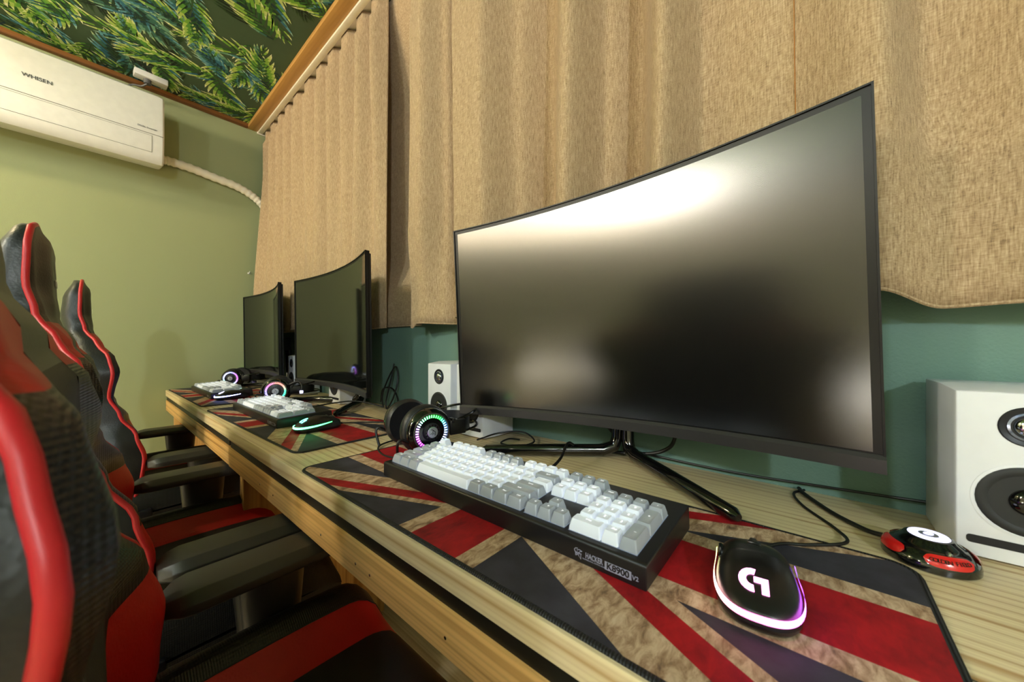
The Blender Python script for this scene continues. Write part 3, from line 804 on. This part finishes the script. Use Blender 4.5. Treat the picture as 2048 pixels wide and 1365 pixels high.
headset((-2.456, .526, DZ+.0002), R_(-35), 'black headset with a violet lit ring beside the far green wall', ramp3(['8090ff', 'a060ff', 'd050ff', 'b0a0ff', '60ff80', '70ff90', 'a0b0ff', 'b0b8ff', '8090ff']), False)

# ------------------------------------------------------------------ curtains, rail
YR = [(-1.52, .724), (-1.29, .726), (-1.06, .727), (-1.005, .722), (-.972, .660), (-.91, .655), (-.85, .680), (-.80, .712), (-.775, .664), (-.66, .660), (-.59, .695), (-.52, .720), (-.40, .662), (-.345, .700), (-.29, .716), (-.215, .666), (-.165, .702), (-.05, .690), (.06, .664), (.12, .694), (.26, .668), (.36, .705), (.46, .670)]
def y_right(x, z):
    f = (z-1.03)/(CEIL-1.03)
    y = interp(YR, x + .010*math.sin(z*4+x*9)*(1-f))
    g = interp([(0, 1.0), (.07, 1.0), (.25, 2.4), (.7, 2.2), (1.0, .9)], f)
    return max(min(.672+(y-.672)*g, .80), .672 if f > .96 else 0) if f > .09 else min(.672+(y-.672)*g, .729)
def hem_right(x): return interp([(-1.52, 1.052), (-1.0, 1.050), (-.975, 1.036), (-.95, 1.050), (-.80, 1.044), (-.77, 1.062), (-.5, 1.05), (0, 1.058), (.06, 1.054), (.125, 1.028), (.18, 1.030), (.46, 1.04)], x)
def y_left(x, z):
    f = (z-1.03)/(CEIL-1.03)
    ph = (x+2.55)/.128*2*PI + .9*math.sin(x*5.1) + .35*math.sin(x*13+z*1.5)
    top = .682-.027*math.sin(ph)
    ph2 = (x+2.55)/.235*2*PI + .8*math.sin(x*4.3+1)
    low = interp([(-2.56, .632), (-2.3, .662), (-1.9, .676), (-1.2, .676)], x)-.021*math.sin(ph2)-.010*math.sin(ph)
    k = f*f*(3-2*f)
    return min(max(lerp(low, top, min(1, k*1.15)), .612 if f < .93 else .672), .722)
def curtain(xa, xb, fy, hem, label, nx, seam=None):
    mb = MB(); nz = 44
    xs = [lerp(xa, xb, i/nx) for i in range(nx+1)]
    secs = []
    top = CEIL-.020
    rows_ = [lerp(0, 1, k/nz) for k in range(nz+1)]
    def P(x, v): z = lerp(hem(x), top, v); return (x, fy(x, z), z)
    mb.grid(P, xs, rows_)
    t = thing('curtain', label, 'curtain', (0, 0, 0), 0, 'curtains')
    o = mb.build('cloth', 'curtain', t, smooth=70)
    md = o.modifiers.new('thickness', 'SOLIDIFY'); md.thickness = .0022; md.offset = 0
    hm = MB().tube([(x, fy(x, hem(x))-.0004, hem(x)+.001) for x in xs], .0024, 6, flat=1).build('hem', 'curtain', t)
    if seam is not None:
        MB().tube([(seam+.002*math.sin(z*7), fy(seam, z)-.0022, z) for z in [lerp(hem(seam), top, k/30) for k in range(31)]], .0006, 5).build('seam_thread', 'thread', t)
    return t
curtain(XF+.050, -1.192, y_left, lambda x: 1.055+.012*math.sin(x*6), 'pleated beige curtain in the corner by the far wall', 300)
curtain(-1.52, .46, y_right, hem_right, 'wide beige curtain hanging behind the matte curved monitor', 360, -.022)
rl = thing('curtain_rail', 'white curtain rail under the wooden ceiling board', 'curtain rail', (0, 0, 0))
MB().box((XF+.002, .643, CEIL-.030), (.7, .667, CEIL)).build('rail_face', 'rail_white', rl, bevel=.002)
MB().box((XF+.002, .667, CEIL-.012), (.7, .716, CEIL)).build('rail_track', 'rail_white', rl, bevel=.001)
MB().box((XF+.002, .640, CEIL-.034), (XF+.012, .720, CEIL)).build('end_cap', 'rail_white', rl, bevel=.001)

# ------------------------------------------------------------------ air conditioner
def aircon():
    t = thing('air_conditioner', 'white wall-mounted air conditioner on the far green wall', 'air conditioner', (XF, 0, 0))
    ya, yb = -.62, .222
    prof = [(0, 2.155), (.185, 2.165), (.199, 2.155), (.203, 2.13), (.203, 1.972), (.200, 1.94), (.192, 1.885), (.182, 1.858), (.165, 1.846), (.02, 1.875), (0, 1.89)]
    secs = []
    for y, s_ in ((ya, .96), (ya+.006, .99), (ya+.02, 1), (yb-.02, 1), (yb-.006, .99), (yb, .96)):
        cz = 2.0
        secs.append([(x*(s_ if x > .01 else 1), y, cz+(z-cz)*s_) for x, z in prof])
    MB().loft(secs).build('body', 'ac_white', t, smooth=35)
    # front cover split, air vane outline
    MB().box((.2015, ya+.004, 1.9685), (.2036, yb-.004, 1.9705)).build('cover_gap', 'ac_line', t)
    q = MB()
    def fx(z): return interp([(1.846, .165), (1.858, .182), (1.885, .192), (1.94, .200), (1.972, .203)], z, False)+.0006
    y2 = yb-.042
    def strip(p, q_, wdt=.0016):
        (yA, zA), (yB, zB) = p, q_
        n = 6
        pts = [(fx(lerp(zA, zB, k/n)), lerp(yA, yB, k/n), lerp(zA, zB, k/n)) for k in range(n+1)]
        q.tube(pts, wdt/2, 5)
    strip((ya+.05, 1.888), (y2, 1.888)); strip((y2, 1.888), (y2, 1.962)); strip((ya+.05, 1.888), (ya+.05, 1.962)); strip((ya+.05, 1.962), (y2, 1.962), .001)
    q.build('vane_outline', 'ac_line', t)
    Rm = lambda y, z: T(.2042, y, z) @ RZ(PI/2) @ RX(PI/2)
    text('lettering', 'WHISEN', .020, 'print_grey', t, Rm(-.142, 2.043), extrude=.0004, bold=.0002)
    text('lettering', 'DUAL Inverter', .0105, 'print_grey', t, Rm(.165, 1.992), extrude=.0003)
    return t
aircon()
pp = catmull([(XF+.03, .2225, 1.927), (XF+.03, .26, 1.930), (XF+.032, .34, 1.925), (XF+.030, .43, 1.912), (XF+.030, .53, 1.897), (XF+.028, .60, 1.872), (XF+.026, .65, 1.838), (XF+.026, .685, 1.79), (XF+.026, .70, 1.70)], 10)
tag(MB().tube(pp, [.0205+.002*math.sin(k*1.7) for k in range(len(pp))], 14).build('refrigerant_pipe', 'wrap', None), 'white tape-wrapped pipe running from the air conditioner along the far wall', 'pipe')
t = thing('ceiling_socket', 'white socket box on the leaf-papered ceiling above the air conditioner', 'socket', (XF+.112, .183, CEIL), R_(3))
MB().box((-.024, -.058, -.030), (.024, .058, -.0015)).build('box', 'white_plastic', t, bevel=.004)
MB().lathe([(.013, -.050), (.014, -.030), (.001, -.030)], 16, M4=T(0, -.012, 0)).build('plug', 'print_grey', t)
MB().tube(catmull([(0, -.012, -.048), (-.02, -.03, -.060), (-.05, -.06, -.058), (-.06, -.10, -.10), (-.07, -.11, -.135)], 6), .004, 8).build('cord', 'print_grey', t)
t = thing('wall_hook', 'tiny white hook on the far wall beside the curtain', 'hook', (XF, .60, 1.41))
MB().box((0, -.006, -.004), (.006, .006, .004)).build('plate', 'white_plastic', t, bevel=.001)
MB().tube([(.005, 0, 0), (.018, .0, .003), (.022, 0, .010)], .0022, 6).build('prong', 'white_plastic', t)

# ------------------------------------------------------------------ loose cables
def cable(pts, r, label, n=8):
    return tag(MB().tube(catmull(pts, n), r, 8).build('cable', 'rubber', None), label, 'cable')
cable([(-1.165, .71, DZ+.165), (-1.168, .70, DZ+.11), (-1.185, .69, DZ+.03), (-1.17, .685, DZ+.004), (-1.135, .69, DZ+.05), (-1.125, .70, DZ+.11), (-1.145, .705, DZ+.155), (-1.18, .70, DZ+.12), (-1.21, .69, DZ+.05), (-1.205, .69, DZ+.004)], .0028, 'black cable looping on the wall behind the monitor above the green-lit mouse')
cable([(-1.24, .70, DZ+.02), (-1.215, .695, DZ+.07), (-1.16, .70, DZ+.075), (-1.125, .70, DZ+.04), (-1.12, .69, DZ+.003)], .0028, 'short black cable arching beside the monitor above the green-lit mouse')
cable([(-.365, .68, DZ+.18), (-.36, .70, DZ+.10), (-.335, .715, DZ+.055), (-.318, .715, DZ+.034), (-.345, .708, DZ+.018), (-.40, .70, DZ+.003)], .0035, 'bent black cable hanging behind the matte monitor stand')
cable([(-.20, .70, DZ+.16), (-.20, .712, DZ+.06), (-.225, .715, DZ+.025), (-.28, .714, DZ+.010), (-.34, .712, DZ+.0045)], .0035, 'curved black cable right of the matte monitor stand')
cable([(-.345, .476, DZ+.022), (-.345, .50, DZ+.018), (-.352, .55, DZ+.024), (-.366, .60, DZ+.040), (-.384, .66, DZ+.018), (-.39, .70, DZ+.004)], .0026, 'black keyboard cable crossing the stand of the matte monitor')
cable([(-.62, .60, DZ+.003), (-.60, .66, DZ+.012), (-.55, .69, DZ+.016), (-.50, .67, DZ+.006), (-.51, .625, DZ+.003), (-.555, .615, DZ+.003), (-.565, .655, DZ+.004), (-.54, .665, DZ+.004)], .002, 'thin black cable coiled in front of the hidden white speaker')
cable([(-.30, .726, DZ+.012), (-.12, .727, DZ+.008), (.02, .726, DZ+.014), (.115, .724, DZ+.020), (.16, .728, DZ+.022)], .002, 'thin black cable along the wall running to the white speaker')
cable([(-1.36, .476, DZ+.022), (-1.35, .51, DZ+.016), (-1.33, .57, DZ+.022), (-1.28, .63, DZ+.026), (-1.20, .69, DZ+.006)], .0026, 'black keyboard cable under the monitor above the green-lit mouse')
cable([(-2.18, .476, DZ+.022), (-2.17, .51, DZ+.016), (-2.15, .57, DZ+.018), (-2.12, .63, DZ+.024), (-2.08, .69, DZ+.006)], .0026, 'black keyboard cable under the monitor by the far wall')

# ------------------------------------------------------------------ gaming chairs
YP = [(.44, .015), (.50, .032), (.57, .050), (.64, .056), (.71, .040), (.77, .008), (.83, -.014), (.90, -.007), (.945, -.014), (.985, -.036), (1.03, -.060), (1.08, -.070), (1.13, -.069), (1.185, -.066)]
WP = [(.44, .225), (.52, .245), (.60, .256), (.68, .252), (.76, .226), (.82, .220), (.90, .243), (.945, .226), (.985, .180), (1.03, .136), (1.08, .124), (1.145, .118), (1.17, .098), (1.185, .045)]
TH = [(.44, .12), (.62, .13), (.80, .10), (.92, .085), (1.02, .045), (1.12, .036), (1.185, .018)]
BU = [(.44, .004), (.54, .008), (.64, .008), (.72, .006), (.79, .006), (.85, .012), (.91, .016), (.97, .012), (1.05, .008), (1.185, .004)]   # how far the wings stand proud of the piping
CE = [(.44, -.030), (.55, -.050), (.64, -.055), (.72, -.030), (.80, -.004), (.88, -.006), (.95, .006), (1.02, .016), (1.08, .023), (1.15, .020), (1.185, .004)]   # centre pad relative to the piping
def chair_proto():
    t = thing('gaming_chair', 'x', 'chair', (0, 0, 0), 0, 'black and red gaming chairs')
    zs = [.44+(1.185-.44)*k/52 for k in range(53)]
    def front(s_, z):
        w_ = interp(WP, z); a = abs(s_)
        yp, bu, ce = interp(YP, z), interp(BU, z), interp(CE, z)
        crest = .90
        if a > crest: k = (a-crest)/(1-crest); y = yp+bu*math.sqrt(max(0, 1-k*k))
        else:
            k = a/crest; k2 = min(1, max(0, (k-.45)/.55)); k2 = k2*k2*(3-2*k2)
            y = yp+lerp(ce, bu, k2)
        return (s_*w_, y, z)
    ss = lambda a, b, n: [lerp(a, b, k/n) for k in range(n+1)]
    def panel(name, mat, sa, sb, za, zb, n=8):
        zz = ss(za, zb, max(3, int((zb-za)/.012)))
        return MB().grid(front, ss(sa, sb, n), zz).build(name, mat, t, smooth=80)
    panel('centre_pad', 'fabric_black', -.52, .52, .44, .965, 14)
    panel('headrest_pad', 'pu_black', -1, 1, 1.018, 1.185, 24)
    panel('neck_pad', 'pu_black', -.52, .52, .965, 1.018, 14)
    for s_ in (-1, 1):
        a, b = sorted((s_*.52, s_*1.0))
        panel('shoulder_panel', 'pu_red', a, b, .962, 1.018)
        panel('wing_panel', 'carbon', a, b, .695, .962)
        panel('lumbar_panel', 'pu_red', a, b, .50, .695)
        panel('hip_panel', 'carbon', a, b, .44, .50)
    # shell behind the piping
    secs = []
    n = 22
    for z in zs:
        w_, yp, th = interp(WP, z), interp(YP, z), interp(TH, z); sec = []
        for k in range(n+1):
            a = PI*k/n; c, s2 = math.cos(a), math.sin(a)
            x = w_*(abs(c)**.45)*(1 if c > 0 else -1); y = yp-th*(s2**.55 if s2 > 1e-6 else 0)
            sec.append((x, y, z))
        secs.append(sec)
    mb = MB(); mb.loft(secs, caps=False, closed=False)
    mb.f.append(tuple(range(n+1)[::-1])); mb.c.append(None); mb.f.append(tuple((len(secs)-1)*(n+1)+k for k in range(n+1))); mb.c.append(None)
    mb.build('back_shell', 'pu_black', t, smooth=60)
    pts = [(interp(WP, z), interp(YP, z), z) for z in zs]
    pts = pts + [(-x, y, z) for x, y, z in pts[::-1]]
    MB().tube(pts, .0043, 10).build('piping', 'pipe_red', t)
    # stitched seam across the headrest side
    for s_ in (-1, 1):
        z = 1.02; w_, yp, th = interp(WP, z), interp(YP, z), interp(TH, z)
        MB().tube([(s_*(w_+.0004), yp-.004, z), (s_*(w_+.0006), yp-th*.5, z-.006), (s_*(w_-.006), yp-th*.9, z-.012)], .0012, 5).build('seam', 'black_gloss', t)
    # head rest badge: a peak and a block of letters
    hy = lambda z: front(0, z)[1]+.0012
    def badge(poly, mat, name):
        q = MB(); q.add([(x, hy(z)+.0002, z) for x, z in poly], [tuple(range(len(poly)))]); q.build(name, mat, t, smooth=0)
    badge([(-.016, 1.105), (0.0, 1.143), (.004, 1.113), (-.004, 1.118)], 'white_plastic', 'badge_peak')
    badge([(.006, 1.113), (.016, 1.105), (.003, 1.120)], 'red_gloss', 'badge_tip')
    text('lettering', 'A-TIX', .017, 'white_plastic', t, T(0, hy(1.09)+.0006, 1.091) @ RZ(PI) @ RX(PI/2) @ RX(R_(-2)), bold=.0004)
    # seat
    ya, yb = -.055, .352
    def seatsec(y):
        f = (y-ya)/(yb-ya); r = min(1, (1-f)/.16); rr = math.sqrt(max(0, 1-(1-r)**2))
        top = .5+.012*math.sin(PI*f)
        return f, rr, top
    ys = [lerp(ya, yb, k/26) for k in range(27)]
    ys[-1] = yb-.002
    def st(s_, y):
        f, rr, top = seatsec(y); a = abs(s_)
        if a < .50: z = .498
        elif a < .82: k = (a-.50)/.32; k = k*k*(3-2*k); z = lerp(.498, .545, k)
        else: k = (a-.82)/.18; z = .470+.075*math.sqrt(max(0, 1-k*k))
        hump = .008*math.sin(PI*f)
        z = lerp(.46, z+hump, rr)
        return (s_*.262, y, z)
    def spanel(name, mat, a, b, n=8): return MB().grid(st, ss(a, b, n), ys).build(name, mat, t, smooth=80)
    spanel('seat_pad', 'fabric_black', -.50, .50, 10)
    for s_ in (-1, 1):
        a, b = sorted((s_*.50, s_*.70)); spanel('seat_stripe', 'pu_red', a, b, 6)
        a, b = sorted((s_*.70, s_*1.0)); spanel('seat_bolster', 'carbon', a, b, 10)
        x = s_*.262
        MB().tube([(s_*.70*.262, y, st(s_*.70, y)[2]+.0006) for y in ys], .0011, 5).build('seat_stitching', 'fabric_black', t)
        sidep = [(ya, .40), (yb-.05, .40), (yb-.015, .415), (yb-.003, .445), (yb-.003, .462), (yb-.03, .472), (ya, .472)]
        MB().loft([[(x, y, z) for y, z in sidep], [(x*.93, y, z) for y, z in sidep]]).build('seat_side', 'carbon', t, smooth=30)
    MB().box((-.245, ya, .40), (.245, yb-.006, .47)).build('seat_base', 'pu_black', t, bevel=.01)
    # recline lever and pivot covers
    for s_ in (-1, 1):
        MB().lathe([(.042, -.006), (.040, .010), (.020, .013), (.001, .013)], 20, M4=T(s_*.262, -.02, .50) @ RY(s_*PI/2)).build('pivot_cover', 'arm_plastic', t)
    MB().box((.262, .020, .462), (.278, .072, .488)).build('recline_lever', 'steel_dark', t, bevel=.004)
    # armrests
    for s_ in (-1, 1):
        xa = s_*.256
        pad = []
        N = 18
        secs = []
        for k in range(N+1):
            u = k/N; y = lerp(.062, .335, u)
            e = 1-max(0, (u-.90)/.10)**2*.35-max(0, (.10-u)/.10)**2*.45
            hw = .045*e; zt = .640-.010*max(0, (.12-u)/.12)**2; zb_ = .612
            secs.append([(xa-hw, y, zb_+.004), (xa-hw*.92, y, zb_), (xa+hw*.92, y, zb_), (xa+hw, y, zb_+.004), (xa+hw, y, zt-.012), (xa+hw*.68, y, zt), (xa-hw*.68, y, zt), (xa-hw, y, zt-.012)])
        arm = MB().loft(secs).build('armrest', 'arm_plastic', t, bevel=.0015)
        def oval(cx, cy, z, a, b, n=20): return [(cx+a*math.cos(2*PI*k/n), cy+b*math.sin(2*PI*k/n), z) for k in range(n)]
        px = s_*.272; py = .20
        MB().loft([oval(px, py, .612, .026, .050), oval(px, py, .56, .024, .046), oval(px, py, .46, .021, .037), oval(px, py, .455, .019, .034)]).build('arm_sleeve', 'arm_plastic', arm, smooth=40)
        MB().loft([oval(px, py, .46, .016, .028), oval(px, py, .43, .016, .028)]).build('arm_post', 'silver', arm)
        MB().loft([oval(px, py, .445, .021, .033), oval(px, py, .36, .023, .036), oval(px, py, .35, .018, .03)]).build('arm_socket', 'steel_dark', arm, smooth=40)
        MB().box((min(px, s_*.10), py-.025, .385), (max(px, s_*.10), py+.025, .397)).build('arm_bracket', 'steel_dark', arm, bevel=.003)
    # tilt mechanism, gas lift, base
    MB().box((-.11, .02, .345), (.11, .30, .40)).build('tilt_mechanism', 'black_matte', t, bevel=.012)
    MB().lathe([(.028, .12), (.028, .22), (.016, .225), (.016, .35)], 20, M4=T(0, .15, 0)).build('gas_lift', 'black_satin', t)
    MB().lathe([(.05, .075), (.055, .09), (.045, .13), (.03, .135)], 20, M4=T(0, .15, 0)).build('base_hub', 'black_matte', t)
    for k in range(5):
        a = 2*PI*k/5+.35; Mk = T(0, .15, 0) @ RZ(a)
        secs = [[(x, -w_, z0), (x, w_, z0), (x, w_*.8, z1), (x, -w_*.8, z1)] for x, w_, z0, z1 in ((.03, .032, .075, .12), (.16, .027, .068, .105), (.29, .020, .06, .085), (.30, .012, .062, .08))]
        lg = MB().loft(secs, M4=Mk).build('base_leg', 'black_satin', t, bevel=.004)
        for q in (-1, 1):
            MB().lathe([(.012, -.009), (.0275, -.007), (.0275, .007), (.012, .009)], 18, M4=Mk @ T(.285, q*.014, .0277) @ RX(PI/2)).build('caster_wheel', 'black_matte', lg)
    return t
ch = chair_proto()
ch.location = (-.430, -.001, 0); ch.rotation_euler = (0, 0, 0); ch['label'] = 'black and red gaming chair pulled up beside the long desk under the pink-lit station'
c2 = copy_tree(ch); c2.location = (-1.050, .003, 0); c2.rotation_euler = (0, 0, 0); c2['label'] = 'black and red gaming chair drawn up between the other two chairs'
c3 = copy_tree(ch); c3.location = (-1.80, .045, 0); c3.rotation_euler = (0, 0, 0); c3['label'] = 'black and red gaming chair closest to the far green wall'
